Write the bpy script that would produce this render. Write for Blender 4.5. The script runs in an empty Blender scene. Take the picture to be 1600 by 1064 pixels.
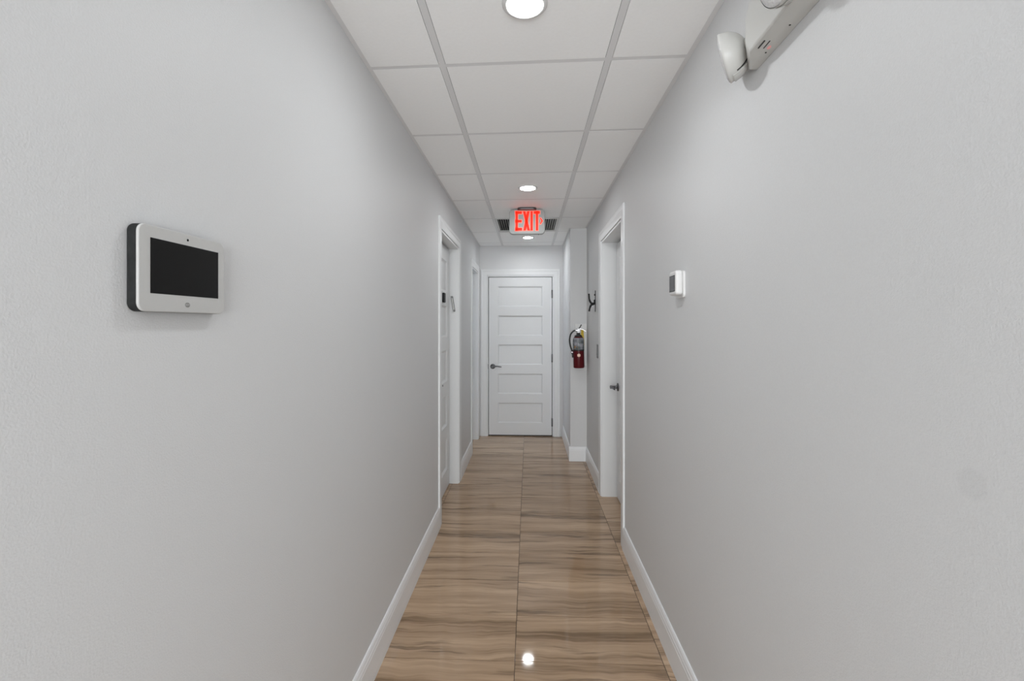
import bpy, bmesh, math, random
from mathutils import Vector, Matrix
random.seed(4)
S = bpy.context.scene
COL = S.collection
PI = math.pi

# ------------------------------------------------------------------ camera, world, exposure
cd = bpy.data.cameras.new('camera')
cam = bpy.data.objects.new('camera', cd)
COL.objects.link(cam)
cd.sensor_width = 36.0
cd.lens = 15.75
cd.shift_y = -25.0 / 1600.0
cd.clip_start = 0.02
cam.location = (0, 0, 1.43)
cam.rotation_euler = (PI / 2, 0, math.atan(26 / 700.0))
S.camera = cam

w = bpy.data.worlds.new('world')
S.world = w
w.use_nodes = True
w.node_tree.nodes['Background'].inputs[0].default_value = (0.8, 0.85, 0.9, 1)
w.node_tree.nodes['Background'].inputs[1].default_value = 0.02

S.view_settings.view_transform = 'Standard'
S.view_settings.look = 'None'
S.view_settings.gamma = 1.0
S.view_settings.exposure = 0.10
S.view_settings.use_curve_mapping = False
S.cycles.max_bounces = 14
S.cycles.diffuse_bounces = 10
S.cycles.sample_clamp_indirect = 6.0

LAMP = 150.0          # radiance of the downlight lenses
LOBBY_FILL = 350.0        # added fill light from behind the camera, set in the lobby front
DAY = 60.0            # daylight outside the side room's window

def area_light(name, loc, rot, sx, sy, power, color=(1, 1, 1)):
    ld = bpy.data.lights.new(name, 'AREA')
    ld.shape = 'RECTANGLE'
    ld.size = sx
    ld.size_y = sy
    ld.energy = power
    ld.color = color
    o = bpy.data.objects.new(name, ld)
    o.location = loc
    o.rotation_euler = rot
    COL.objects.link(o)
    return o

# ------------------------------------------------------------------ dimensions
XL, XR = -0.633, 0.608          # wall faces
YF = 5.735                      # far wall face
YB = -0.95                      # the hall opens here into the lobby behind the camera
CZ = 2.437                      # ceiling height
JX, JY = 0.437, 4.715           # jog: side face x, front face y

# ------------------------------------------------------------------ materials
def mat(name, col, rough=0.5, metal=0.0, emit=None, estr=0.0, spec=0.5, coat=0.0, trans=0.0, alpha=1.0):
    m = bpy.data.materials.new(name)
    m.use_nodes = True
    b = m.node_tree.nodes['Principled BSDF']
    b.inputs['Base Color'].default_value = (*col, 1)
    b.inputs['Roughness'].default_value = rough
    b.inputs['Metallic'].default_value = metal
    b.inputs['Specular IOR Level'].default_value = spec
    b.inputs['Coat Weight'].default_value = coat
    b.inputs['Transmission Weight'].default_value = trans
    if emit:
        b.inputs['Emission Color'].default_value = (*emit, 1)
        b.inputs['Emission Strength'].default_value = estr
    return m

def grain(m, scale, dist, detail=2.0, stretch=(1, 1, 1), vary=0.0, coord='Object'):
    """fine relief, and a little variation of tone, on a material"""
    nt = m.node_tree
    N, L = nt.nodes, nt.links
    b = N['Principled BSDF']
    tc = N.new('ShaderNodeTexCoord')
    mp = N.new('ShaderNodeMapping')
    mp.inputs['Scale'].default_value = stretch
    L.new(tc.outputs[coord], mp.inputs[0])
    nz = N.new('ShaderNodeTexNoise')
    nz.inputs['Scale'].default_value = scale
    nz.inputs['Detail'].default_value = detail
    L.new(mp.outputs[0], nz.inputs['Vector'])
    bp = N.new('ShaderNodeBump')
    bp.inputs['Strength'].default_value = 1.0
    bp.inputs['Distance'].default_value = dist
    L.new(nz.outputs['Fac'], bp.inputs['Height'])
    L.new(bp.outputs[0], b.inputs['Normal'])
    if vary:
        c = b.inputs['Base Color'].default_value[:3]
        rp = N.new('ShaderNodeValToRGB')
        rp.color_ramp.elements[0].position = 0.3
        rp.color_ramp.elements[1].position = 0.7
        rp.color_ramp.elements[0].color = (*[x * (1 - vary) for x in c], 1)
        rp.color_ramp.elements[1].color = (*[min(1, x * (1 + vary)) for x in c], 1)
        L.new(nz.outputs['Fac'], rp.inputs[0])
        L.new(rp.outputs[0], b.inputs['Base Color'])
    return m

M = {}
M['wall'] = grain(mat('wall_paint', (0.63, 0.635, 0.64), 0.5, spec=0.3), 300, 0.0005, 3.0, vary=0.02)
M['trim'] = grain(mat('trim_paint', (0.72, 0.73, 0.735), 0.35, spec=0.4), 40, 0.0002, 2.0)
M['skirting'] = grain(mat('skirting_paint', (0.80, 0.812, 0.825), 0.3, spec=0.4), 40, 0.0002, 2.0)
M['door'] = grain(mat('door_paint', (0.68, 0.69, 0.695), 0.35, spec=0.4), 60, 0.0002, 2.0)
M['tile_c'] = grain(mat('ceiling_vinyl', (0.95, 0.955, 0.955), 0.55, spec=0.3), 90, 0.0003, 3.0, vary=0.015)
M['tee'] = mat('tee_metal', (0.74, 0.74, 0.745), 0.45, spec=0.4)
M['plenum'] = mat('plenum', (0.10, 0.10, 0.10), 0.9)
M['white_plastic'] = grain(mat('white_plastic', (0.70, 0.70, 0.695), 0.35), 300, 0.0001)
M['grey_plastic'] = grain(mat('grey_beige_plastic', (0.56, 0.56, 0.54), 0.4), 300, 0.0001)
M['sign_grey'] = grain(mat('sign_grey_plastic', (0.36, 0.37, 0.365), 0.4), 200, 0.0001)
M['panel_white'] = grain(mat('panel_plastic', (0.50, 0.50, 0.49), 0.4), 300, 0.0001)
M['charcoal'] = grain(mat('charcoal_plastic', (0.02, 0.021, 0.021), 0.7, spec=0.2), 90, 0.0006, 3.0, vary=0.25)
M['screen'] = mat('black_screen', (0.006, 0.006, 0.006), 0.2, spec=0.22)
M['lcd'] = grain(mat('grey_display', (0.09, 0.09, 0.095), 0.25), 80, 0.0001, vary=0.1)
M['black'] = mat('black_metal', (0.010, 0.010, 0.011), 0.5, spec=0.25)
M['rubber'] = mat('black_rubber', (0.012, 0.012, 0.012), 0.5)
M['nickel'] = grain(mat('dark_nickel', (0.11, 0.11, 0.115), 0.35, 0.9), 120, 0.0001)
M['steel'] = grain(mat('brushed_steel', (0.20, 0.20, 0.20), 0.42, 0.85), 30, 0.0001, 2, (1, 1, 30))
M['chrome'] = mat('bright_steel', (0.8, 0.8, 0.82), 0.2, 1.0)
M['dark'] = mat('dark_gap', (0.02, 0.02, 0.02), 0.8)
M['badge'] = mat('badge_grey', (0.22, 0.22, 0.21), 0.4)
M['logo_white'] = mat('logo_light', (0.45, 0.45, 0.44), 0.4)
M['red'] = mat('extinguisher_red', (0.085, 0.002, 0.005), 0.35, spec=0.3, coat=0.1)
M['silver_label'] = None
M['yellow'] = grain(mat('yellow_tag', (0.62, 0.43, 0.03), 0.6), 50, 0.0001, vary=0.12)
M['cream'] = mat('cream_print', (0.85, 0.62, 0.50), 0.5)
M['lens'] = mat('lamp_lens', (0.9, 0.9, 0.9), 0.4, emit=(0.965, 0.985, 1.0), estr=LAMP)
M['exit_red'] = mat('exit_letter_red', (0.25, 0.006, 0.003), 0.5, spec=0.2, emit=(1.0, 0.030, 0.010), estr=0.78)
M['exit_rim'] = mat('exit_letter_rim', (0.75, 0.28, 0.22), 0.5, emit=(1.0, 0.22, 0.16), estr=0.42)
M['led'] = mat('status_led', (0.55, 0.3, 0.3), 0.4, emit=(1.0, 0.30, 0.28), estr=0.25)
M['glass'] = grain(mat('frosted_lens', (0.93, 0.93, 0.93), 0.25, trans=0.45), 160, 0.002, 1.0)
M['reflector'] = mat('reflector', (0.85, 0.85, 0.86), 0.25, 0.9)
M['vent_white'] = mat('vent_white', (0.66, 0.66, 0.65), 0.4)
M['slat_grout'] = grain(mat('floor_grout', (0.085, 0.06, 0.045), 0.8), 200, 0.0003)

def label_mat():
    m = mat('extinguisher_label', (0.30, 0.31, 0.33), 0.35)
    nt = m.node_tree; N, L = nt.nodes, nt.links
    tc = N.new('ShaderNodeTexCoord')
    nz = N.new('ShaderNodeTexNoise'); nz.inputs['Scale'].default_value = 22
    L.new(tc.outputs['Object'], nz.inputs['Vector'])
    r = N.new('ShaderNodeValToRGB')
    e = r.color_ramp.elements
    e[0].position = 0.35; e[0].color = (0.07, 0.09, 0.09, 1)
    e[1].position = 0.62; e[1].color = (0.34, 0.34, 0.38, 1)
    L.new(nz.outputs['Fac'], r.inputs[0])
    L.new(r.outputs[0], N['Principled BSDF'].inputs['Base Color'])
    return m
M['silver_label'] = label_mat()

def floor_mat():
    """polished vein-cut stone-look porcelain: long veins running across the hall"""
    m = mat('vein_cut_tile', (0.4, 0.3, 0.2), 0.045, spec=0.36)
    nt = m.node_tree; N, L = nt.nodes, nt.links
    b = N['Principled BSDF']
    tc = N.new('ShaderNodeTexCoord')
    oi = N.new('ShaderNodeObjectInfo')
    mul = N.new('ShaderNodeVectorMath'); mul.operation = 'SCALE'
    mul.inputs[0].default_value = (17, 31, 7)
    L.new(oi.outputs['Random'], mul.inputs['Scale'])
    add = N.new('ShaderNodeVectorMath'); add.operation = 'ADD'
    L.new(tc.outputs['Object'], add.inputs[0]); L.new(mul.outputs[0], add.inputs[1])
    # slow waviness of the veins
    wv = N.new('ShaderNodeTexNoise'); wv.inputs['Scale'].default_value = 3.2; wv.inputs['Detail'].default_value = 3
    L.new(add.outputs[0], wv.inputs['Vector'])
    wsc = N.new('ShaderNodeVectorMath'); wsc.operation = 'MULTIPLY_ADD'
    wsc.inputs[1].default_value = (0.0, 0.09, 0)
    L.new(wv.outputs['Color'], wsc.inputs[0]); L.new(add.outputs[0], wsc.inputs[2])
    def streak(sx, sy, scale, detail, rough=0.6):
        mp = N.new('ShaderNodeMapping'); mp.inputs['Scale'].default_value = (sx, sy, 1)
        L.new(wsc.outputs[0], mp.inputs[0])
        n = N.new('ShaderNodeTexNoise'); n.inputs['Scale'].default_value = scale
        n.inputs['Detail'].default_value = detail; n.inputs['Roughness'].default_value = rough
        L.new(mp.outputs[0], n.inputs['Vector'])
        return n
    broad = streak(0.45, 8.0, 1.5, 4, 0.6)
    fine = streak(1.2, 40.0, 1.8, 4, 0.65)
    vein = streak(1.1, 16.0, 1.5, 5, 0.55)
    r1 = N.new('ShaderNodeValToRGB')
    e = r1.color_ramp.elements
    e[0].position = 0.36; e[0].color = (0.200, 0.130, 0.075, 1)
    e[1].position = 0.64; e[1].color = (0.540, 0.385, 0.255, 1)
    x = e.new(0.48); x.color = (0.385, 0.265, 0.170, 1)
    mixf = N.new('ShaderNodeMix'); mixf.data_type = 'FLOAT'; mixf.inputs[0].default_value = 0.30
    L.new(broad.outputs['Fac'], mixf.inputs[2]); L.new(fine.outputs['Fac'], mixf.inputs[3])
    L.new(mixf.outputs[0], r1.inputs[0])
    # dark thin veins
    r2 = N.new('ShaderNodeValToRGB')
    e = r2.color_ramp.elements
    e[0].position = 0.33; e[0].color = (1, 1, 1, 1)
    e[1].position = 0.43; e[1].color = (0, 0, 0, 1)
    L.new(vein.outputs['Fac'], r2.inputs[0])
    vm = N.new('ShaderNodeMath'); vm.operation = 'MULTIPLY'; vm.inputs[1].default_value = 0.62
    L.new(r2.outputs[0], vm.inputs[0])
    mc = N.new('ShaderNodeMix'); mc.data_type = 'RGBA'
    mc.inputs[7].default_value = (0.10, 0.066, 0.042, 1)
    L.new(vm.outputs[0], mc.inputs[0]); L.new(r1.outputs[0], mc.inputs[6])
    L.new(mc.outputs[2], b.inputs['Base Color'])
    bp = N.new('ShaderNodeBump'); bp.inputs['Distance'].default_value = 0.000008
    L.new(fine.outputs['Fac'], bp.inputs['Height'])
    L.new(bp.outputs[0], b.inputs['Normal'])
    return m
M['floor_tile'] = floor_mat()

# ------------------------------------------------------------------ mesh helpers
def bm_new():
    return bmesh.new()

def box(bm, x0, x1, y0, y1, z0, z1):
    vs = [bm.verts.new((x, y, z)) for x in (x0, x1) for y in (y0, y1) for z in (z0, z1)]
    for f in ((0, 1, 3, 2), (4, 6, 7, 5), (0, 4, 5, 1), (2, 3, 7, 6), (0, 2, 6, 4), (1, 5, 7, 3)):
        bm.faces.new([vs[i] for i in f])
    return vs

def prism(bm, pts, fn, a, b):
    """closed outline pts (2D) swept between a and b; fn(u, v, t) -> xyz"""
    A = [bm.verts.new(fn(u, v, a)) for u, v in pts]
    B = [bm.verts.new(fn(u, v, b)) for u, v in pts]
    n = len(pts)
    bm.faces.new(A); bm.faces.new(list(reversed(B)))
    for i in range(n):
        bm.faces.new([A[i], B[i], B[(i + 1) % n], A[(i + 1) % n]])

def lathe(bm, prof, fn=None, seg=32, cap=True):
    """prof = [(r, h)]; axis along local x by default: fn(r*cos, r*sin, h)"""
    fn = fn or (lambda a, b, h: (h, a, b))
    rings = []
    for r, h in prof:
        if r < 1e-6:
            rings.append([bm.verts.new(fn(0, 0, h))])
        else:
            rings.append([bm.verts.new(fn(r * math.cos(2 * PI * k / seg), r * math.sin(2 * PI * k / seg), h)) for k in range(seg)])
    for A, B in zip(rings, rings[1:]):
        for k in range(seg):
            j = (k + 1) % seg
            if len(A) == 1 and len(B) == 1:
                continue
            if len(A) == 1:
                bm.faces.new([A[0], B[k], B[j]])
            elif len(B) == 1:
                bm.faces.new([A[k], B[0], A[j]])
            else:
                bm.faces.new([A[k], B[k], B[j], A[j]])
    if cap:
        for R in (rings[0], rings[-1]):
            if len(R) > 2:
                bm.faces.new(R)

def tube(bm, pts, rads, seg=12):
    """swept round bar through points with a radius each"""
    P = [Vector(p) for p in pts]
    if not hasattr(rads, '__len__'):
        rads = [rads] * len(P)
    up = None
    rings = []
    for i, p in enumerate(P):
        t = (P[min(i + 1, len(P) - 1)] - P[max(i - 1, 0)]).normalized()
        if up is None:
            up = t.orthogonal().normalized()
        up = (up - t * up.dot(t)).normalized()
        s = t.cross(up)
        rings.append([bm.verts.new(p + (up * math.cos(2 * PI * k / seg) + s * math.sin(2 * PI * k / seg)) * rads[i]) for k in range(seg)])
    for A, B in zip(rings, rings[1:]):
        for k in range(seg):
            bm.faces.new([A[k], A[(k + 1) % seg], B[(k + 1) % seg], B[k]])
    bm.faces.new(rings[0]); bm.faces.new(rings[-1])

def smooth_path(pts, n=6):
    """Catmull-Rom through the points"""
    P = [Vector(p) for p in pts]
    P = [P[0] * 2 - P[1]] + P + [P[-1] * 2 - P[-2]]
    out = []
    for i in range(1, len(P) - 2):
        for k in range(n):
            t = k / n
            a, b, c, d = P[i - 1], P[i], P[i + 1], P[i + 2]
            out.append(0.5 * ((2 * b) + (c - a) * t + (2 * a - 5 * b + 4 * c - d) * t * t + (3 * b - a - 3 * c + d) * t ** 3))
    out.append(P[-2])
    return out

def rrect(u0, u1, v0, v1, r, n=6):
    pts = []
    for cx, cy, a0 in ((u1 - r, v1 - r, 0), (u0 + r, v1 - r, 90), (u0 + r, v0 + r, 180), (u1 - r, v0 + r, 270)):
        for k in range(n + 1):
            a = math.radians(a0 + 90 * k / n)
            pts.append((cx + r * math.cos(a), cy + r * math.sin(a)))
    return pts

def obj(name, bm, m, parent=None, smooth=False, bevel=0.0, loc=None, seg=2, angle=35):
    bmesh.ops.recalc_face_normals(bm, faces=bm.faces)
    me = bpy.data.meshes.new(name)
    bm.to_mesh(me); bm.free()
    me.materials.append(m)
    if smooth:
        me.polygons.foreach_set('use_smooth', [True] * len(me.polygons))
        me.set_sharp_from_angle(angle=math.radians(angle))
    o = bpy.data.objects.new(name, me)
    COL.objects.link(o)
    if parent:
        o.parent = parent
    if loc:
        o.location = loc
    if bevel:
        md = o.modifiers.new('bevel', 'BEVEL')
        md.width = bevel; md.segments = seg; md.limit_method = 'ANGLE'
    return o

def tag(o, label=None, cat=None, group=None, kind=None):
    if label: o['label'] = label
    if cat: o['category'] = cat
    if group: o['group'] = group
    if kind: o['kind'] = kind
    return o

def empty(name, loc=(0, 0, 0), rz=0.0):
    o = bpy.data.objects.new(name, None)
    o.empty_display_size = 0.05
    o.location = loc
    o.rotation_euler = (0, 0, rz)
    COL.objects.link(o)
    return o

def copy_tree(o, parent=None):
    c = o.copy()
    COL.objects.link(c)
    c.parent = parent
    for ch in list(o.children):
        copy_tree(ch, c)
    return c

# ------------------------------------------------------------------ structure: walls
WT = 0.22      # right wall thickness
ZT = 2.62      # walls run on above the hung ceiling
# door openings (y0, y1, head z)
LD = (3.205, 4.015, 2.115)
LD2 = (4.985, 5.560, 2.075)
RD = (2.945, 3.755, 2.118)
FD = (-0.530, 0.314, 2.052)       # x0, x1, head z in the far wall

bm = bm_new()
for y0, y1 in ((YB, LD[0]), (LD[1], LD2[0]), (LD2[1], YF + 0.2)):
    box(bm, XL - 0.14, XL, y0, y1, -0.02, ZT)
for d in (LD, LD2):
    box(bm, XL - 0.14, XL, d[0], d[1], d[2], ZT)
tag(obj('wall_left', bm, M['wall']), 'plain white painted wall with a touchscreen panel and two doorways', 'wall', kind='structure')

bm = bm_new()
for y0, y1 in ((YB, RD[0]), (RD[1], YF + 0.2)):
    box(bm, XR, XR + WT, y0, y1, -0.02, ZT)
box(bm, XR, XR + WT, RD[0], RD[1], RD[2], ZT)
box(bm, JX, XR, JY, YF, -0.02, ZT)
MR = M['wall'].copy(); MR.name = 'wall_paint_touched_up'
_n, _l = MR.node_tree.nodes, MR.node_tree.links
_b = _n['Principled BSDF']
_src = _b.inputs['Base Color'].links[0].from_socket
_tc = _n.new('ShaderNodeTexCoord')
_d = _n.new('ShaderNodeVectorMath'); _d.operation = 'DISTANCE'; _d.inputs[1].default_value = (XR, 0.637, 1.211)
_l.new(_tc.outputs['Object'], _d.inputs[0])
_mr = _n.new('ShaderNodeMapRange'); _mr.inputs[1].default_value = 0.017; _mr.inputs[2].default_value = 0.026
_mr.inputs[3].default_value = 0.955; _mr.inputs[4].default_value = 1.0
_l.new(_d.outputs['Value'], _mr.inputs[0])
_m = _n.new('ShaderNodeVectorMath'); _m.operation = 'SCALE'
_l.new(_src, _m.inputs[0]); _l.new(_mr.outputs[0], _m.inputs['Scale'])
_l.new(_m.outputs[0], _b.inputs['Base Color'])
WR = tag(obj('wall_right', bm, MR), 'plain white painted wall with a thermostat, a doorway and a boxed-out pier', 'wall', kind='structure')

bm = bm_new()
box(bm, XL, FD[0], YF, YF + 0.2, -0.02, ZT)
box(bm, FD[1], JX, YF, YF + 0.2, -0.02, ZT)
box(bm, FD[0], FD[1], YF, YF + 0.2, FD[2], ZT)
tag(obj('wall_far', bm, M['wall']), 'white end wall around the closed panelled door', 'wall', kind='structure')

# the lobby behind the photographer: walls, ceiling and an added open front for the fill light
LX0, LX1, LY = -2.6, 2.6, -4.6
bm = bm_new()
box(bm, LX0 - 0.1, XL - 0.14, YB, YB + 0.14, -0.02, ZT)
box(bm, XR + WT, LX1 + 0.1, YB, YB + 0.14, -0.02, ZT)
box(bm, LX0 - 0.1, LX0, LY, YB, -0.02, ZT)
box(bm, LX1, LX1 + 0.1, LY, YB, -0.02, ZT)
box(bm, LX0 - 0.1, LX1 + 0.1, LY - 0.1, LY, -0.02, 0.1)
box(bm, LX0 - 0.1, LX1 + 0.1, LY - 0.1, LY, 2.35, ZT)
tag(obj('wall_back', bm, M['wall']), 'white walls of the lobby behind the viewer', 'wall', kind='structure')
bm = bm_new(); box(bm, LX0 - 0.1, LX1 + 0.1, LY - 0.1, YB, CZ, CZ + 0.1)
tag(obj('ceiling_lobby', bm, M['tile_c']), 'plain white ceiling of the lobby behind the viewer', 'ceiling', kind='structure')
bm = bm_new()
for k in range(5):
    xx = LX0 + (LX1 - LX0) * k / 4
    box(bm, xx - 0.03, xx + 0.03, LY - 0.07, LY - 0.02, 0.1, 2.35)
tag(obj('added_window', bm, M['trim']), 'white frame bars of the added, unseen lobby front', 'window', kind='structure')
area_light('lobby_fill', (0, LY - 0.15, 1.05), (PI / 2 + 0.10, 0, 0), 3.6, 1.8, LOBBY_FILL, (0.95, 0.98, 1.0))  # added unseen lamp; brightens ceiling and near walls from behind the camera

# ------------------------------------------------------------------ floor
bm = bm_new()
box(bm, XL - 0.14, XR + WT, YB, YF + 0.2, -0.06, -0.0025)
box(bm, LX0 - 0.1, LX1 + 0.1, LY - 0.1, YB, -0.06, 0)
floor = tag(obj('floor', bm, M['slat_grout']), 'polished brown vein-cut tile floor with narrow dark joints', 'floor', kind='structure')
TW, TL, GAP = 0.6265, 0.2990, 0.0024
bx = bm_new()
box(bx, -TW / 2 + GAP / 2, TW / 2 - GAP / 2, -TL / 2 + GAP / 2, TL / 2 - GAP / 2, -0.009, 0.0)
bmesh.ops.bevel(bx, geom=[e for e in bx.edges if all(v.co.z > -0.001 for v in e.verts)], offset=0.0008, segments=1, affect='EDGES')
proto = obj('tile', bx, M['floor_tile'], floor)
first = True
xs = [-0.0585 + TW * (i + 0.5) for i in (-1, 0)]
y = 1.903 + TL / 2
ys = []
k = -18
def strip_mesh(x0, x1, y0, y1):
    b = bm_new()
    cx, cy = (x0 + x1) / 2, (y0 + y1) / 2
    box(b, x0 - cx, x1 - cx, y0 - cy, y1 - cy, -0.009, 0)
    return b, (cx, cy, 0)
edge_meshes = {}
for k in range(-9, 13):
    yc = 1.903 + TL * (k + 0.5)
    y0, y1 = yc - TL / 2 + GAP / 2, yc + TL / 2 - GAP / 2
    if y1 > YF + 0.14: y1 = YF + 0.14
    if y0 >= y1: continue
    for col in (-1, 0):
        cx = -0.0585 + TW * (col + 0.5)
        if k == 12:
            b, l = strip_mesh(cx - TW / 2 + GAP / 2, cx + TW / 2 - GAP / 2, y0, y1)
            obj('tile', b, M['floor_tile'], floor, loc=l)
            continue
        if first:
            t = proto; first = False
        else:
            t = proto.copy(); COL.objects.link(t)
        t.location = (cx, yc, 0)
    # edge strip under the right wall and into the right doorway, and slim strip in the left doorways
    for tagname, x0, x1 in (('r', -0.0585 + TW + GAP / 2, XR + 0.14), ('l', XL - 0.139, -0.0585 - TW - GAP / 2)):
        key = (tagname, k == 12)
        b, l = strip_mesh(x0, x1, y0, y1)
        if key in edge_meshes:
            b.free()
            t = edge_meshes[key].copy(); COL.objects.link(t); t.location = l
        else:
            edge_meshes[key] = obj('tile', b, M['floor_tile'], floor, loc=l)

# ------------------------------------------------------------------ ceiling: slab above, hung grid and panels
bm = bm_new()
box(bm, XL, XR, YB, YF, CZ + 0.11, CZ + 0.15)
ceil = tag(obj('ceiling', bm, M['plenum']), 'hung ceiling of smooth white panels in a grey metal grid', 'ceiling', kind='structure')
TX = (-0.3345, 0.3025)
TWD = 0.0245
SK = -0.030                     # the cross tees run slightly out of square
rows = [1.722 + 0.6285 * i for i in range(-9, 8)]
rows = [r for r in rows if YB + 0.1 < r < YF - 0.08]
def skew(x, y): return y + SK * x
def ceil_ok(x0, x1, y0, y1): return True
for tx in TX:
    b = bm_new()
    box(b, tx - TWD / 2, tx + TWD / 2, YB, YF, CZ - 0.0005, CZ + 0.001)
    box(b, tx - 0.001, tx + 0.001, YB, YF, CZ, CZ + 0.035)
    obj('main_tee', b, M['tee'], ceil)
# wall angles
for nm, x0, x1, y0, y1 in (('l', XL, XL + 0.017, YB, YF), ('r', XR - 0.018, XR, YB, JY), ('f', XL + 0.017, JX - 0.012, YF - 0.014, YF),
                           ('j', JX - 0.012, JX, JY - 0.012, YF), ('jf', JX, XR - 0.018, JY - 0.012, JY)):
    b = bm_new()
    box(b, x0, x1, y0, y1, CZ - 0.001, CZ + 0.0008)
    if nm == 'l': box(b, x0, x0 + 0.001, y0, y1, CZ, CZ + 0.02)
    if nm == 'r': box(b, x1 - 0.001, x1, y0, y1, CZ, CZ + 0.02)
    obj('wall_angle', b, M['tee'], ceil)
cols = ((XL, TX[0]), (TX[0], TX[1]), (TX[1], XR))
CW = 0.019
edges = [YB] + rows + [YF]
cells = []
for ci, (c0, c1) in enumerate(cols):
    for r in rows:
        a = c0 + (0.004 if ci == 0 else TWD / 2 - 0.001)
        z = c1 - (0.004 if ci == 2 else TWD / 2 - 0.001)
        if ci == 2 and r > JY: z = JX - 0.002
        b = bm_new()
        prism(b, [(a, skew(a, r) - CW / 2), (z, skew(z, r) - CW / 2), (z, skew(z, r) + CW / 2), (a, skew(a, r) + CW / 2)],
              lambda u, v, t: (u, v, t), CZ - 0.0001, CZ + 0.0012)
        obj('cross_tee', b, M['tee'], ceil)
    for y0, y1 in zip(edges, edges[1:]):
        a = c0 + (0.016 if ci == 0 else TWD / 2 + 0.0014)
        z = c1 - (0.017 if ci == 2 else TWD / 2 + 0.0014)
        g = CW / 2 + 0.0010
        g0 = 0.0 if y0 == YB else g
        g1 = 0.015 if y1 == YF else g
        def cell(a, z, q0=None, q1=None):
            s0 = (lambda x: y0) if y0 == YB else (lambda x: skew(x, y0))
            s1 = (lambda x: y1) if y1 == YF else (lambda x: skew(x, y1))
            lo = lambda x: (q0 if q0 is not None else s0(x) + g0)
            hi = lambda x: (q1 if q1 is not None else s1(x) - g1)
            b = bm_new()
            cx, cy = (a + z) / 2, (y0 + y1) / 2
            drop = random.uniform(-0.0004, 0.0003)
            P = [(a - cx, lo(a) - cy), (z - cx, lo(z) - cy), (z - cx, hi(z) - cy), (a - cx, hi(a) - cy)]
            prism(b, P, lambda u, v, t: (u, v, t), 0.0, 0.012)
            return obj('ceiling_tile', b, M['tile_c'], ceil, loc=(cx, cy, CZ - 0.0003 + drop))
        cells.append((ci, y0, y1))
        if ci == 1 and abs(y0 - 4.236) < 0.1:
            continue                        # the return-air grille sits in this bay
        if ci == 2 and y1 > JY:
            if y0 < JY:
                cell(a, z, None, JY - 0.013)
                cell(a, JX - 0.013, JY - 0.012, None)
            else:
                cell(a, JX - 0.013)
        else:
            cell(a, z)

# ------------------------------------------------------------------ skirting
def base_profile(side):
    """cross-section of the skirting: flat face, stepped and rounded top; u = out of wall, v = up"""
    return [(0, 0), (0.014, 0), (0.014, 0.112), (0.0125, 0.117), (0.0125, 0.126), (0.010, 0.133), (0.0085, 0.142), (0.005, 0.149), (0, 0.150)]
def base_run(name, segs):
    """segs: list of (axis, wall coordinate, out sign, a, b)"""
    b = bm_new()
    for axis, wc, s, a, e in segs:
        if axis == 'y':
            prism(b, base_profile(0), lambda u, v, t: (wc + s * u, t, v), a, e)
        else:
            prism(b, base_profile(0), lambda u, v, t: (t, wc + s * u, v), a, e)
    return tag(obj(name, b, M['skirting']), kind='structure')
CS = 0.078     # casing width
tag(base_run('baseboard_left', [('y', XL, 1, YB, LD[0] - CS), ('y', XL, 1, LD[1] + CS, LD2[0] - CS)]), 'tall white skirting board under the touchscreen wall', 'baseboard')
tag(base_run('baseboard_right', [('y', XR, -1, YB, RD[0] - CS), ('y', XR, -1, RD[1] + CS, JY), ('x', JY, -1, JX - 0.014, XR), ('y', JX, -1, JY, YF - 0.014)]), 'tall white skirting board under the thermostat wall and round the pier', 'baseboard')
tag(base_run('baseboard_back', [('y', LX0, 1, LY, YB), ('y', LX1, -1, LY, YB)]), 'white skirting board of the lobby behind the viewer', 'baseboard')

# ------------------------------------------------------------------ casings (architraves) with jamb linings
def casing(name, loc, rz, wdt, h, depth, label, both=(True, True), cw=CS, stop=True):
    """local: x out of the wall, y along the opening 0..w; one mesh per member"""
    root = tag(empty(name, loc, rz), label, 'door frame', kind='structure')
    prof = [(0.0, 0), (0.0, cw), (0.010, cw), (0.013, cw - 0.006), (0.013, cw - 0.024), (0.0105, cw - 0.032), (0.0105, 0.012), (0.009, 0.004), (0.009, 0)]
    # (out, across) outline; side members are mitred into the head
    def member(fn):
        b = bm_new()
        n = len(prof)
        A = [b.verts.new(fn(u, v, 0)) for u, v in prof]
        B = [b.verts.new(fn(u, v, 1)) for u, v in prof]
        b.faces.new(A); b.faces.new(list(reversed(B)))
        for i in range(n):
            b.faces.new([A[i], B[i], B[(i + 1) % n], A[(i + 1) % n]])
        return b
    r = 0.006     # reveal shown between jamb and casing
    if both[0]:
        obj('side_casing', member(lambda u, v, t: (u, -r - v, 0 if t == 0 else h + r + v)), M['trim'], root)
    if both[1]:
        obj('side_casing', member(lambda u, v, t: (u, wdt + r + v, 0 if t == 0 else h + r + v)), M['trim'], root)
    obj('head_casing', member(lambda u, v, t: (u, (-r - v) if t == 0 else (wdt + r + v), h + r + v)), M['trim'], root)
    # jamb linings
    for y0, y1 in ((-0.002, 0.010), (wdt - 0.010, wdt + 0.002)):
        b = bm_new(); box(b, -depth, 0.0015, y0, y1, 0, h); obj('jamb', b, M['trim'], root)
    b = bm_new(); box(b, -depth, 0.0015, 0.010, wdt - 0.010, h - 0.010, h + 0.002); obj('head_jamb', b, M['trim'], root)
    return root

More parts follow.
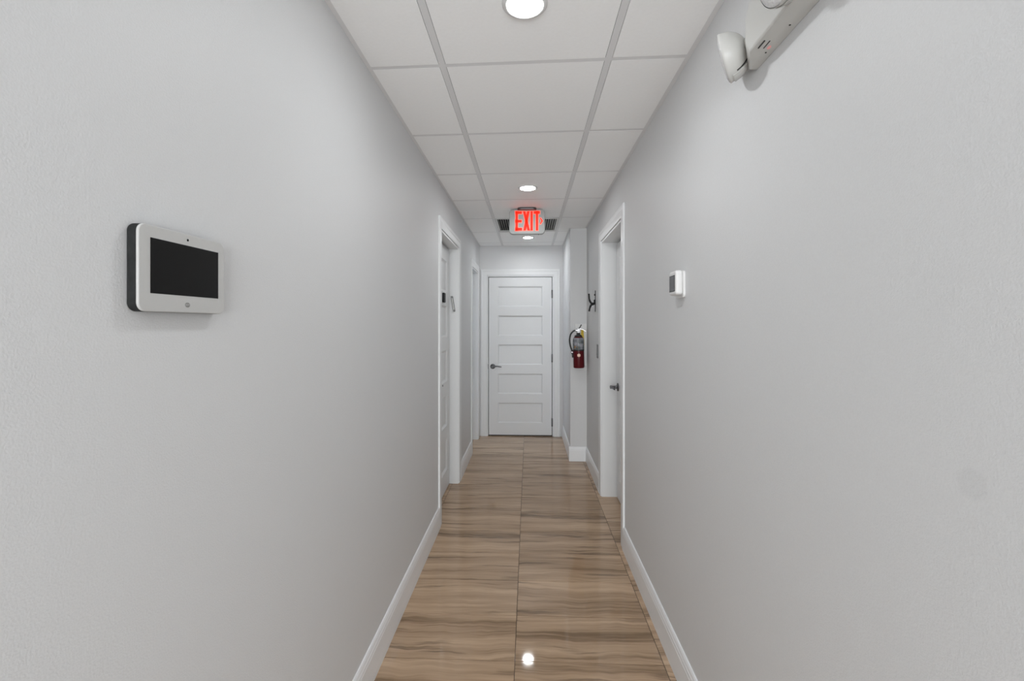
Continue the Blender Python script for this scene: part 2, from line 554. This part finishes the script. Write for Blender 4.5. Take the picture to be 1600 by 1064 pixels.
T1 = casing('trim_1', (FD[0], YF, 0), -PI / 2, FD[1] - FD[0], FD[2], 0.12, 'white moulded frame round the end door')
T2 = casing('trim_2', (XL, LD[0], 0), 0, LD[1] - LD[0], LD[2], 0.135, 'white moulded frame of the nearer doorway in the touchscreen wall')
T3 = casing('trim_3', (XR, RD[1], 0), PI, RD[1] - RD[0], RD[2], 0.20, 'white moulded frame of the doorway in the thermostat wall')
T4 = casing('trim_4', (XL, LD2[0], 0), 0, LD2[1] - LD2[0], LD2[2], 0.135, 'white moulded frame of the open doorway beside the end door')

# ------------------------------------------------------------------ doors: five flat recessed panels
def make_door(name, loc, rz, wdt, h, label, lever=None, hinges=None, gap=0.006):
    """local: face at x=0 looking +x, y across 0..w. lever=(y, z, dirsign)"""
    s = h / 2.045
    st = 0.118
    bands = [(0.170, 0.429), (0.544, 0.803), (0.919, 1.180), (1.294, 1.552), (1.669, 1.928)]
    bands = [(a * s, c * s) for a, c in bands]
    b = bm_new()
    T = 0.038
    box(b, -T, 0, 0, st, gap, h)
    box(b, -T, 0, wdt - st, wdt, gap, h)
    zs = [gap] + [v for band in bands for v in band] + [h]
    for z0, z1 in zip(zs[0::2], zs[1::2]):
        box(b, -T, 0, st, wdt - st, z0, z1)
    # sloped sticking round every panel
    q, dpt = 0.015, 0.013
    for z0, z1 in bands:
        o_ = [(st, z0), (wdt - st, z0), (wdt - st, z1), (st, z1)]
        i_ = [(st + q, z0 + q), (wdt - st - q, z0 + q), (wdt - st - q, z1 - q), (st + q, z1 - q)]
        A = [b.verts.new((-0.0012, y_, z_)) for y_, z_ in o_]
        B = [b.verts.new((-dpt, y_, z_)) for y_, z_ in i_]
        for k in range(4):
            b.faces.new([A[k], A[(k + 1) % 4], B[(k + 1) % 4], B[k]])
    root = obj(name, b, M['door'], None)
    root.location = loc; root.rotation_euler = (0, 0, rz)
    tag(root, label, 'door', kind='structure')
    pm = None
    for z0, z1 in bands:
        b = bm_new(); box(b, -dpt - 0.012, -dpt - 0.0002, st + 0.002, wdt - st - 0.002, z0 + 0.002, z1 - 0.002)
        obj('panel', b, M['door'], root)
    if lever:
        ly, lz, sg = lever
        b = bm_new()
        lathe(b, [(0.033, 0.0), (0.033, 0.004), (0.029, 0.009), (0.014, 0.012), (0.0115, 0.016), (0.0115, 0.045), (0.013, 0.05), (0.013, 0.062), (0.010, 0.066), (0, 0.066)],
              lambda a, c, hh: (hh, ly + a, lz + c), 28)
        hd = obj('handle', b, M['nickel'], root, smooth=True)
        b = bm_new()
        tube(b, smooth_path([(0.056, ly, lz), (0.057, ly + sg * 0.03, lz + 0.004), (0.056, ly + sg * 0.06, lz + 0.006), (0.054, ly + sg * 0.09, lz + 0.001), (0.050, ly + sg * 0.115, lz - 0.002)]),
             [0.0105] * 4 + [0.009] * 8 + [0.0075] * 8 + [0.0065] * 5, 12)
        obj('lever', b, M['nickel'], hd, smooth=True, angle=80)
    if hinges:
        hy, hz = hinges
        for z in hz:
            b = bm_new()
            lathe(b, [(0.0075, -0.052), (0.0085, -0.05), (0.0085, -0.017), (0.0078, -0.0165), (0.0085, -0.016), (0.0085, 0.016), (0.0078, 0.0165), (0.0085, 0.017), (0.0085, 0.05), (0.0075, 0.052)],
                  lambda a, c, hh: (0.004 + a, hy + c, z + hh), 14)
            obj('hinge', b, M['nickel'], root, smooth=True)
    return root

D1 = make_door('door_1', (FD[0] + 0.018, YF + 0.004, 0), -PI / 2, FD[1] - FD[0] - 0.036, 2.034, 'white end door with five wide recessed panels',
               lever=(0.052, 0.892, 1), hinges=(FD[1] - FD[0] - 0.033, (0.18, 1.00, 1.82)), gap=0.016)
b = bm_new(); box(b, -0.036, -0.012, 0.0, FD[1] - FD[0] - 0.036, 0.002, 0.0158); obj('door_gap_shade', b, M['rubber'], D1)  # black strip filling the gap under the door, standing for its shade
D2 = make_door('door_2', (XL - 0.076, LD[0] + 0.018, 0), 0, LD[1] - LD[0] - 0.042, 2.094, 'closed white panelled door in the touchscreen wall with a black plate', gap=0.010)
D3 = make_door('door_3', (XR + 0.120, RD[1] - 0.024, 0), PI, RD[1] - RD[0] - 0.042, 2.094, 'closed white panelled door in the thermostat wall with a dark lever',
               lever=(0.055, 0.92, 1), gap=0.010)
# latch edge beside the end door's lever
b = bm_new(); box(b, 0.0, 0.006, -0.010, -0.002, 0.86, 0.92); obj('latch', b, M['nickel'], D1)
# black plate and keyhole on the left door
b = bm_new(); prism(b, rrect(0.430, 0.500, 1.612, 1.692, 0.012), lambda u, v, t: (t, u, v), 0, 0.016)
tag(obj('lock_plate', b, M['black'], D2, bevel=0.002), 'small black rounded plate')
b = bm_new(); lathe(b, [(0.007, 0), (0.007, 0.004), (0.004, 0.005), (0.0, 0.005)], lambda a, c, hh: (hh, 0.445 + a, 0.925 + c), 14)
obj('keyhole', b, M['nickel'], D2, smooth=True)

# ------------------------------------------------------------------ side room seen as light in the open doorway
SR = empty('wall_side_room', (0, 0, 0))
tag(SR, 'plain white walls of the side room behind the open doorway', 'wall', kind='structure')
x0, x1 = XL - 2.2, XL - 0.14
y0, y1 = 4.60, 5.95
b = bm_new(); box(b, x0, x1, y0 - 0.1, y0, 0, 2.6); obj('partition', b, M['wall'], SR)
b = bm_new(); box(b, x0, x1, y1, y1 + 0.1, 0, 2.6); obj('partition', b, M['wall'], SR)
b = bm_new()
box(b, x0 - 0.1, x0, y0 - 0.1, y1 + 0.1, 0, 0.9); box(b, x0 - 0.1, x0, y0 - 0.1, y1 + 0.1, 2.2, 2.6)
box(b, x0 - 0.1, x0, y0 - 0.1, y0 + 0.15, 0.9, 2.2); box(b, x0 - 0.1, x0, y1 - 0.15, y1 + 0.1, 0.9, 2.2)
obj('partition', b, M['wall'], SR)
b = bm_new(); box(b, x0 - 0.1, x1, y0 - 0.1, y1 + 0.1, 2.5, 2.6); obj('room_ceiling', b, M['wall'], SR)
b = bm_new(); box(b, x0 - 0.1, x1, y0 - 0.1, y1 + 0.1, -0.06, 0); obj('room_floor', b, M['floor_tile'], SR)
W1 = tag(empty('window_1', (x0, 0, 0)), 'white framed window of the side room', 'window', kind='structure')
b = bm_new()
for (a, c, e, f) in ((y0 + 0.15, y0 + 0.2, 0.9, 2.2), (y1 - 0.2, y1 - 0.15, 0.9, 2.2), (y0 + 0.2, y1 - 0.2, 0.9, 0.95), (y0 + 0.2, y1 - 0.2, 2.15, 2.2), (5.255, 5.295, 0.95, 2.15)):
    box(b, -0.07, -0.02, a, c, e, f)
obj('window_frame', b, M['trim'], W1)
b = bm_new(); box(b, -0.048, -0.044, y0 + 0.2, y1 - 0.2, 0.95, 2.15)
obj('pane', b, mat('window_glass', (0.95, 0.97, 1), 0.0, trans=1.0), W1)
area_light('daylight', (x0 - 0.4, 5.275, 1.6), (0, -PI / 2, 0), 1.4, 1.2, DAY, (0.82, 0.9, 1.0))

# ------------------------------------------------------------------ recessed downlights
def make_downlight():
    r = empty('downlight', (0, 0, 0))
    b = bm_new()
    lathe(b, [(0.0545, 0.004), (0.0545, -0.004), (0.058, -0.007), (0.066, -0.006), (0.0715, -0.002), (0.072, 0.0005)], lambda a, c, h: (a, c, h), 48, cap=False)
    obj('trim_ring', b, M['white_plastic'], r, smooth=True, angle=60)
    b = bm_new()
    lathe(b, [(0.0545, -0.0015), (0.045, -0.0045), (0.028, -0.0065), (0, -0.0075)], lambda a, c, h: (a, c, h), 48, cap=False)
    obj('lens', b, M['lens'], r, smooth=True, angle=60)
    return r
dl = make_downlight()
lab = ['round recessed downlight nearest the viewer, cut by the top of the picture', 'round recessed downlight just before the exit sign', 'round recessed downlight beyond the grille, close to the end door',
       'round recessed downlight overhead behind the viewer', 'round recessed downlight at the back of the hall']
for i, (lx, ly) in enumerate(((-0.012, 1.405), (-0.006, 3.300), (-0.006, 5.175), (-0.01, -0.480), (-0.01, -2.36))):
    o = dl if i == 0 else copy_tree(dl)
    o.location = (lx, ly, CZ - 0.0005)
    tag(o, lab[i], 'ceiling light', 'recessed downlights down the hall')

# ------------------------------------------------------------------ return-air grille
gx0, gx1 = TX[0] + TWD / 2 + 0.002, TX[1] - TWD / 2 - 0.002
gy0, gy1 = 4.252, 4.836
VG = tag(empty('air_grille', (0, 0, CZ)), 'square return air grille with dark slots behind the exit sign', 'air vent')
b = bm_new()
for a, c, e, f in ((gx0, gx1, gy0 + 0.005, gy0 + 0.028), (gx0, gx1, gy1 - 0.028, gy1 - 0.005), (gx0, gx0 + 0.018, gy0 + 0.028, gy1 - 0.028), (gx1 - 0.018, gx1, gy0 + 0.028, gy1 - 0.028)):
    box(b, a, c, e, f, -0.002, 0.006)
obj('frame', b, M['vent_white'], VG)
b = bm_new(); box(b, gx0, gx1, gy0, gy1, 0.035, 0.037); obj('duct_liner', b, M['dark'], VG)
n = 26
p = (gx1 - gx0 - 0.036) / n
bs = bm_new()
prism(bs, [(-0.0018, 0.016), (0.0048, -0.0015), (0.0066, -0.0015), (0.0004, 0.016)], lambda u, v, t: (u, t, v), gy0 + 0.028, gy1 - 0.028)
sl = obj('slat', bs, M['vent_white'], VG)
for i in range(n):
    o = sl if i == 0 else sl.copy()
    if i: COL.objects.link(o)
    o.location = (gx0 + 0.018 + p * (i + 0.35), 0, 0)

# ------------------------------------------------------------------ exit sign
ES = tag(empty('exit_sign', (-0.014, 3.90, CZ), -PI / 2), 'ceiling mounted grey sign reading EXIT in glowing red letters', 'exit sign')
# local: x towards the viewer, y to the right, z up (0 = ceiling)
b = bm_new()
prism(b, rrect(-0.082, 0.082, -0.045, 0.060, 0.03), lambda u, v, t: (v, u, t), -0.020, -0.0008)
obj('canopy', b, M['nickel'], ES, bevel=0.006, seg=3)  # dark finish stands in for the shadow along the canopy's front edge
b = bm_new()
prism(b, rrect(-0.155, 0.155, -0.224, -0.010, 0.034, 8), lambda u, v, t: (t, u, v), -0.024, 0.020)
obj('housing', b, M['sign_grey'], ES, bevel=0.006, seg=3, smooth=True)
K = 0.000388
def zz(px, py):   # lettering grid
    return ((px - 762) * K, -0.117 - (py - 520) * K)
def poly_letter(b, polys, x0_, x1_):
    for pl in polys:
        prism(b, [zz(*q) for q in pl], lambda u, v, t: (t, u, v), x0_, x1_)
def rect(a, c, e, f): return [(a, e), (c, e), (c, f), (a, f)]
def bar(xa, ya, xb, yb, wd): return [(xa - wd / 2, ya), (xa + wd / 2, ya), (xb + wd / 2, yb), (xb - wd / 2, yb)]
def letters(g):
    T, B_ = 285 - g, 722 + g
    E = [rect(503 - g, 560 + g, T, B_), rect(500 - g, 652 + g, T, 350 + g), rect(500 - g, 645 + g, 478 - g, 540 + g), rect(500 - g, 655 + g, 655 - g, B_)]
    X = [bar(697, T, 800, B_, 62 + 2 * g), bar(792, T, 706, B_, 62 + 2 * g)]
    I = [rect(836 - g, 892 + g, T, B_)]
    Tt = [rect(908 - g, 1052 + g, T, 350 + g), rect(955 - g, 1012 + g, T, B_)]
    C = [[(1040 - g, 438 - g), (1068 + g, 438 - g), (1116 + g, 506), (1068 + g, 578 + g), (1040 - g, 578 + g), (1080 - g, 506)]]
    return [E, X, I, Tt, C]
for nm, big, small in zip(('letter', 'letter', 'letter', 'letter', 'arrow'), letters(10), letters(-4)):
    b = bm_new(); poly_letter(b, big, 0.0198, 0.0215)
    L_ = obj(nm, b, M['exit_rim'], ES)
    b = bm_new(); poly_letter(b, small, 0.0212, 0.0232)
    obj('letter_face', b, M['exit_red'], L_)
b = bm_new(); lathe(b, [(0.004, 0.0), (0.004, 0.003), (0, 0.004)], lambda a, c, h: (h - 0.002, 0.10 + a, -0.2245 + c), 12)
obj('test_button', b, M['dark'], ES)

# ------------------------------------------------------------------ touchscreen security panel on the left wall
SP = tag(empty('security_panel', (XL, 0.6815, 1.451)), 'white wall touchscreen panel with a black screen and charcoal back', 'control panel')
SP.scale = (0.92, 1, 1)
PW, PH = 0.199, 0.141
b = bm_new(); prism(b, rrect(0.006, PW - 0.004, 0.004, PH - 0.008, 0.010), lambda u, v, t: (t, u, v), 0, 0.013)
obj('back_box', b, M['charcoal'], SP, bevel=0.002)
b = bm_new(); prism(b, rrect(0.0, PW, 0.0, PH, 0.014, 8), lambda u, v, t: (t, u, v), 0.0006, 0.0180)
obj('side_band', b, M['charcoal'], SP, bevel=0.002)
b = bm_new()
prism(b, rrect(0.0, PW, 0.0, PH, 0.014, 8), lambda u, v, t: (t, u, v), 0.0168, 0.0222)
obj('front_shell', b, M['panel_white'], SP, bevel=0.0018, seg=3)
b = bm_new(); box(b, 0.0217, 0.0226, 0.0220, 0.1805, 0.0300, 0.1205)
obj('screen', b, M['screen'], SP)
b = bm_new(); lathe(b, [(0.0022, 0.0221), (0.0022, 0.0227), (0, 0.0229)], lambda a, c, h: (h, 0.102 + a, 0.1305 + c), 14)
obj('camera_lens', b, M['screen'], SP)
b = bm_new()
prism(b, [(0.1013 + 0.0062 * math.cos(math.radians(22.5 + 45 * k)), 0.0140 + 0.0046 * math.sin(math.radians(22.5 + 45 * k))) for k in range(8)], lambda u, v, t: (t, u, v), 0.0220, 0.0225)
lg = obj('badge', b, M['badge'], SP)
fc = bpy.data.curves.new('badge_text', 'FONT')
fc.body = 'ADT'; fc.size = 0.0050; fc.extrude = 0.0001; fc.align_x = 'CENTER'; fc.align_y = 'CENTER'
to = bpy.data.objects.new('badge_text', fc)
COL.objects.link(to)
bpy.context.view_layer.update()
dg = bpy.context.evaluated_depsgraph_get()
me = bpy.data.meshes.new_from_object(to.evaluated_get(dg))
bpy.data.objects.remove(to)
me.transform(Matrix.Translation((0.0226, 0.1013, 0.0140)) @ Matrix(((0, 0, 1, 0), (1, 0, 0, 0), (0, 1, 0, 0), (0, 0, 0, 1))))
me.materials.clear(); me.materials.append(M['logo_white'])
tx = bpy.data.objects.new('badge_text', me); COL.objects.link(tx); tx.parent = lg

# ------------------------------------------------------------------ thermostat on the right wall (local x out, y towards the viewer)
TH = tag(empty('thermostat', (XR, 1.850, 1.534), PI), 'small white wall thermostat with a grey display', 'thermostat')
b = bm_new(); prism(b, rrect(-0.003, 0.091, 0.002, 0.106, 0.012), lambda u, v, t: (t, u, v), 0, 0.009)
obj('wall_plate', b, M['white_plastic'], TH, bevel=0.002)
b = bm_new()
prism(b, rrect(0.0, 0.086, 0.012, 0.108, 0.012, 6), lambda u, v, t: (t, u, v), 0.008, 0.036)
obj('body', b, M['white_plastic'], TH, bevel=0.008, seg=4, smooth=True)
b = bm_new(); prism(b, rrect(0.008, 0.074, 0.026, 0.090, 0.002), lambda u, v, t: (t, u, v), 0.0355, 0.0368)
obj('display_bezel', b, M['screen'], TH)
b = bm_new(); box(b, 0.0366, 0.0371, 0.0105, 0.0715, 0.029, 0.087)
obj('display', b, M['lcd'], TH)

# ------------------------------------------------------------------ emergency light on the right wall
EL = tag(empty('emergency_light', (XR, 1.220, 2.107), PI), 'grey-beige emergency light unit with two round lamp heads high on the wall', 'emergency light')
# local x out of wall, y towards the viewer (0 = far end), z up
LEN = 0.36
b = bm_new()
back = [(0.0, 0.0), (LEN, 0.0), (LEN, 0.135), (0.0, 0.135)]
def ring(x, y0, y1, z0, z1, c):
    pts = [(y0, z0 + c), (y0 + c * 0.6, z0), (y1 - c * 0.6, z0), (y1, z0 + c), (y1, z1 - c), (y1 - c * 0.6, z1), (y0 + c * 0.6, z1), (y0, z1 - c)]
    return [b.verts.new((x, p_[0], p_[1])) for p_ in pts]
R = [ring(0.0, 0.000, LEN, 0.0, 0.135, 0.008), ring(0.022, 0.002, LEN - 0.002, 0.0, 0.135, 0.008), ring(0.055, 0.055, LEN - 0.055, 0.003, 0.132, 0.035), ring(0.058, 0.060, LEN - 0.060, 0.008, 0.127, 0.035)]
for A, B in zip(R, R[1:]):
    for k in range(8):
        b.faces.new([A[k], A[(k + 1) % 8], B[(k + 1) % 8], B[k]])
b.faces.new(R[0]); b.faces.new(R[-1])
obj('housing', b, M['grey_plastic'], EL, bevel=0.002)
for xx in (0.0305, 0.0430):
    b = bm_new(); box(b, xx, xx + 0.0026, 0.098, 0.128, 0.0004, 0.006)
    obj('vent_slot', b, M['dark'], EL)
b = bm_new(); lathe(b, [(0.0045, -0.0008), (0.0045, 0.004)], lambda a, c, h: (0.021 + a * 0.8, 0.103 + c * 1.6, h), 16)
obj('status_light', b, M['led'], EL)
for (xx, yy) in ((0.018, 0.082), (0.018, 0.185)):
    b = bm_new(); lathe(b, [(0.0022, -0.0008), (0.0022, 0.002)], lambda a, c, h: (xx + a, yy + c, h), 12)
    obj('test_button', b, M['dark'], EL)

def lamp_head(cx, cy, cz, axis):
    """centre of the lens disc in local coordinates; axis = the way the lens faces"""
    ax = Vector(axis).normalized()
    q = Vector((0, 0, 1)).cross(ax).normalized()
    r = ax.cross(q)
    C0 = Vector((cx, cy, cz))
    fn = lambda a, c, h: tuple(C0 + q * a + r * c + ax * h)
    R0 = 0.064
    b = bm_new()
    lathe(b, [(R0, 0.004), (R0 + 0.0015, 0.001), *[(R0 * math.cos(math.radians(t_)), -0.058 * math.sin(math.radians(t_))) for t_ in (4, 12, 22, 32, 42, 52, 62, 72, 82)], (0, -0.058)], fn, 40, cap=False)
    sh = obj('lamp_head', b, M['grey_plastic'], EL, smooth=True, angle=50)
    b = bm_new()
    lathe(b, [(R0 * 0.985, 0.003), (R0 * 0.95, 0.006), (R0 * 0.80, 0.009), (R0 * 0.5, 0.011), (0, 0.012)], fn, 40, cap=False)
    obj('lens', b, M['glass'], sh, smooth=True, angle=50)
    b = bm_new()
    lathe(b, [(R0 * 0.95, 0.001), (R0 * 0.6, -0.018), (R0 * 0.2, -0.030), (0, -0.030)], fn, 32, cap=False)
    obj('reflector', b, M['reflector'], sh, smooth=True, angle=50)
    # yoke arc hugging the lower back of the shell
    b = bm_new()
    n = 18
    prev = None
    inner = [(1.00, -0.008), (0.93, -0.024), (0.76, -0.040), (0.45, -0.052)]
    outer = [(0.46, -0.0555), (0.80, -0.042), (0.97, -0.024), (1.03, -0.008)]
    for k in range(n + 1):
        a = math.radians(-125 + 50 * k / n)
        o1 = [fn(math.cos(a) * rr * R0, math.sin(a) * rr * R0, hh) for rr, hh in inner + outer]
        v = [b.verts.new(p_) for p_ in o1]
        if prev:
            for i in range(8):
                b.faces.new([prev[i], prev[(i + 1) % 8], v[(i + 1) % 8], v[i]])
        else:
            b.faces.new(v)
        prev = v
    b.faces.new(prev)
    obj('yoke', b, M['grey_plastic'], sh, smooth=True, angle=60)
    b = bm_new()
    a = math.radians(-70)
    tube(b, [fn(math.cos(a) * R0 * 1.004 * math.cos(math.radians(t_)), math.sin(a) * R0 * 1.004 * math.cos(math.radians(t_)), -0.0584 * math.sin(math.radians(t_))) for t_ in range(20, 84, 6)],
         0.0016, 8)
    obj('yoke_gap_shade', b, M['dark'], sh)  # dark bar laid on the shell for the shade in the yoke gap
    return fn
# far head, hung off the far end
ax1 = (0.80, -0.50, -0.20)
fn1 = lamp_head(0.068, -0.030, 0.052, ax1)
b = bm_new(); tube(b, [(0.032, 0.000, 0.062), (0.030, 0.030, 0.066), (0.026, 0.060, 0.068)], [0.016, 0.015, 0.014], 16); obj('swivel', b, M['grey_plastic'], EL, smooth=True)
ax2 = (0.90, 0.05, -0.15)
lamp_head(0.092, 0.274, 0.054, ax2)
b = bm_new(); tube(b, [(0.070, 0.255, 0.060), (0.056, 0.255, 0.070), (0.040, 0.255, 0.075)], [0.016, 0.015, 0.014], 16); obj('swivel', b, M['grey_plastic'], EL, smooth=True)

# ------------------------------------------------------------------ coat hook on the right wall before the pier
CH = tag(empty('coat_hook', (XR, 4.10, 1.545), PI), 'black double coat hook on the wall above the switch', 'hook')
# local x out, y towards viewer
b = bm_new(); prism(b, rrect(-0.009, 0.009, 0.0, 0.195, 0.009), lambda u, v, t: (t, u, v), 0, 0.005)
obj('back_plate', b, M['black'], CH, bevel=0.001)
b = bm_new()
tube(b, smooth_path([(0.004, 0, 0.088), (0.022, 0, 0.070), (0.040, 0, 0.080), (0.056, 0, 0.112), (0.060, 0, 0.165)]), [0.0105] * 6 + [0.009] * 12 + [0.0075] * 7, 12)
obj('upper_prong', b, M['black'], CH, smooth=True, angle=80)
b = bm_new()
tube(b, smooth_path([(0.020, 0, 0.072), (0.036, 0, 0.066), (0.050, 0, 0.040), (0.058, 0, 0.004)]), [0.0105] * 6 + [0.0095] * 6 + [0.008] * 7, 12)
obj('lower_prong', b, M['black'], CH, smooth=True, angle=80)
for (xx, zz_, rr) in ((0.026, 0.072, 0.014), (0.006, 0.100, 0.012), (0.006, 0.155, 0.008)):
    b = bm_new(); bmesh.ops.create_uvsphere(b, u_segments=16, v_segments=10, radius=rr)
    for v in b.verts: v.co += Vector((xx, 0, zz_))
    obj('knob', b, M['black'], CH, smooth=True, angle=80)

# ------------------------------------------------------------------ light switch, metal plate seen edge-on
SW = tag(empty('light_switch', (XR, 3.965, 1.134), PI), 'steel light switch plate beside the doorway under the coat hook', 'light switch')
b = bm_new(); prism(b, rrect(-0.035, 0.035, 0, 0.120, 0.004), lambda u, v, t: (t, u, v), 0, 0.006)
obj('plate', b, M['steel'], SW, bevel=0.001)
b = bm_new(); prism(b, [(0.0055, 0.028), (0.0055, 0.092), (0.0075, 0.092), (0.0105, 0.028)], lambda u, v, t: (u, t, v), -0.016, 0.016)
obj('rocker', b, M['steel'], SW)

# ------------------------------------------------------------------ slim case fixed slightly tilted on the left doorway's jamb
MZ = empty('doorpost_case', (XL - 0.045, LD[1] - 0.0105, 1.545), -PI / 2)
tag(MZ, 'slim grey doorpost case fixed at a tilt inside the doorway', 'wall case')
MZ.rotation_euler = (0, math.radians(0), -PI / 2)
b = bm_new()
prism(b, rrect(-0.010, 0.010, 0.0, 0.140, 0.007), lambda u, v, t: (t, u - (v - 0.07) * 0.16, v), 0, 0.012)
obj('case', b, M['steel'], MZ, bevel=0.003, smooth=True)
b = bm_new()
prism(b, rrect(-0.0045, 0.0045, 0.018, 0.122, 0.003), lambda u, v, t: (t, u - (v - 0.07) * 0.16, v), 0.0118, 0.0135)
obj('case_face', b, M['grey_plastic'], MZ)

# ------------------------------------------------------------------ fire extinguisher on the pier, on its white backing board
BB = tag(empty('backing_board', (0.545, JY, 1.0), -PI / 2), 'white backing board behind the fire extinguisher', 'board')
b = bm_new(); box(b, 0, 0.022, -0.062, 0.060, 0.005, 0.437)
obj('board', b, M['white_plastic'], BB, bevel=0.001)
FX, FO = 0.516, 0.094
FE = tag(empty('fire_extinguisher', (FX, JY, 0.985), -PI / 2), 'red fire extinguisher with black hose and yellow tag hung on the pier', 'fire extinguisher')
FE.rotation_euler = (math.radians(1.2), 0, -PI / 2)
# local x towards the viewer, y right, z up
ax = lambda a, c, h: (FO + a, c, h)
b = bm_new()
lathe(b, [(0, 0.010), (0.040, 0.010), (0.046, 0.0), (0.053, 0.002), (0.056, 0.010), (0.056, 0.262), (0.0555, 0.280), (0.052, 0.300), (0.043, 0.317), (0.028, 0.328), (0.016, 0.333), (0.016, 0.350), (0, 0.350)], ax, 40)
tank = obj('tank', b, M['red'], FE, smooth=True, angle=40)
b = bm_new()
lathe(b, [(0.0563, 0.185), (0.0566, 0.186), (0.0566, 0.283), (0.0540, 0.300), (0.0505, 0.308)], ax, 40, cap=False)
tag(obj('label_band', b, M['silver_label'], tank, smooth=True), 'dark grey printed label wrapped round the upper tank')
b = bm_new()
lathe(b, [(0.0563, 0.176), (0.0572, 0.177), (0.0572, 0.189), (0.0563, 0.190)], ax, 40, cap=False)
obj('strap', b, M['rubber'], tank, smooth=True)
b = bm_new()
lathe(b, [(0.030, 0.318), (0.038, 0.320), (0.038, 0.332), (0.026, 0.338), (0.018, 0.345), (0.018, 0.36), (0, 0.36)], ax, 32)
obj('collar', b, M['rubber'], FE, smooth=True)
# orange patch on the label and the pale flower-shaped emblem on the red
def on_tank(b, pts, r0, r1):
    prism(b, pts, lambda u, v, t: (FO + math.cos(u / 0.0565) * t, math.sin(u / 0.0565) * t, v), r0, r1)
b = bm_new(); on_tank(b, [(-0.050, 0.196), (-0.030, 0.196), (-0.014, 0.204), (-0.018, 0.220), (-0.036, 0.228), (-0.050, 0.222)], 0.0565, 0.0571)
tag(obj('label_patch', b, mat('orange_print', (0.45, 0.20, 0.03), 0.5), tank), 'orange printed patch on the label')
b = bm_new()
for ang in range(0, 360, 60):
    cx_, cz_ = 0.0125 * math.cos(math.radians(ang + 30)), 0.0125 * math.sin(math.radians(ang + 30))
    on_tank(b, [(cx_ - 0.004 + 0.0062 * math.cos(math.radians(45 * k)), 0.132 + cz_ + 0.0062 * math.sin(math.radians(45 * k))) for k in range(8)], 0.0562, 0.0570)
on_tank(b, [(-0.004 + 0.008 * math.cos(math.radians(45 * k)), 0.132 + 0.008 * math.sin(math.radians(45 * k))) for k in range(8)], 0.0562, 0.0571)
tag(obj('emblem', b, M['cream'], tank), 'pale six-lobed emblem printed on the red tank')
# valve block, gauge, levers
b = bm_new()
tube(b, [(FO, 0, 0.352), (FO, 0, 0.392)], [0.016, 0.015], 20)
tube(b, [(FO + 0.004, -0.030, 0.384), (FO + 0.002, 0.012, 0.386)], [0.010, 0.014], 16)
obj('valve', b, M['chrome'], FE, smooth=True)
b = bm_new()
lathe(b, [(0.013, 0.0), (0.014, 0.003), (0.014, 0.010), (0.012, 0.012), (0, 0.012)], lambda a, c, h: (FO + 0.014 + h, 0.002 + a, 0.372 + c), 20)
g_ = obj('gauge', b, M['chrome'], FE, smooth=True)
b = bm_new(); lathe(b, [(0.010, 0.0122), (0, 0.0126)], lambda a, c, h: (FO + 0.014 + h, 0.002 + a, 0.372 + c), 20, cap=False)
obj('dial', b, M['white_plastic'], g_)
def blade(b, pts, wd, th):
    P = [Vector(p_) for p_ in pts]
    prev = None
    for i, p_ in enumerate(P):
        t = (P[min(i + 1, len(P) - 1)] - P[max(i - 1, 0)]).normalized()
        nrm = Vector((0, -t.z, t.y)).normalized()
        v = [b.verts.new(p_ + Vector((sx * wd / 2, 0, 0)) + nrm * (sy * th / 2)) for sx, sy in ((-1, -1), (1, -1), (1, 1), (-1, 1))]
        if prev:
            for k in range(4): b.faces.new([prev[k], prev[(k + 1) % 4], v[(k + 1) % 4], v[k]])
        else: b.faces.new(v)
        prev = v
    b.faces.new(prev)
b = bm_new(); blade(b, smooth_path([(FO, -0.006, 0.398), (FO, 0.020, 0.400), (FO, 0.050, 0.390), (FO, 0.078, 0.372)]), 0.020, 0.006)
tag(obj('carry_handle', b, M['chrome'], FE), 'bright steel lower handle')
b = bm_new(); blade(b, smooth_path([(FO, 0.006, 0.402), (FO, 0.020, 0.418), (FO, 0.034, 0.444)]), 0.020, 0.009)
tag(obj('squeeze_lever', b, M['rubber'], FE), 'short dark upper lever')
# hose and nozzle
b = bm_new()
tube(b, smooth_path([(FO + 0.004, -0.024, 0.386), (FO + 0.008, -0.050, 0.378), (FO + 0.010, -0.078, 0.345), (FO + 0.010, -0.090, 0.290), (FO + 0.008, -0.083, 0.225), (FO + 0.006, -0.066, 0.175)]), 0.0078, 12)
hs = obj('hose', b, M['rubber'], FE, smooth=True, angle=80)
b = bm_new(); tube(b, [(FO + 0.006, -0.067, 0.178), (FO + 0.006, -0.066, 0.155), (FO + 0.006, -0.062, 0.145), (FO + 0.006, -0.058, 0.108)], [0.010, 0.011, 0.009, 0.012], 14)
obj('nozzle', b, M['rubber'], hs, smooth=True)
b = bm_new(); tube(b, [(FO + 0.006, -0.0665, 0.168), (FO + 0.006, -0.0660, 0.158)], 0.0122, 14)
obj('clip', b, M['chrome'], hs, smooth=True)
# yellow inspection tag hanging from the handle, beside the shoulder
b = bm_new()
prism(b, [(0.024, 0.225), (0.064, 0.230), (0.058, 0.395), (0.034, 0.393)], lambda u, v, t: (t, u, v), FO - 0.030, FO - 0.0285)
tag(obj('inspection_tag', b, M['yellow'], FE), 'yellow inspection tag')
# wall hanger hook
b = bm_new(); box(b, 0.022, FO, -0.010, 0.010, 0.355, 0.366); obj('hanger', b, M['steel'], FE)
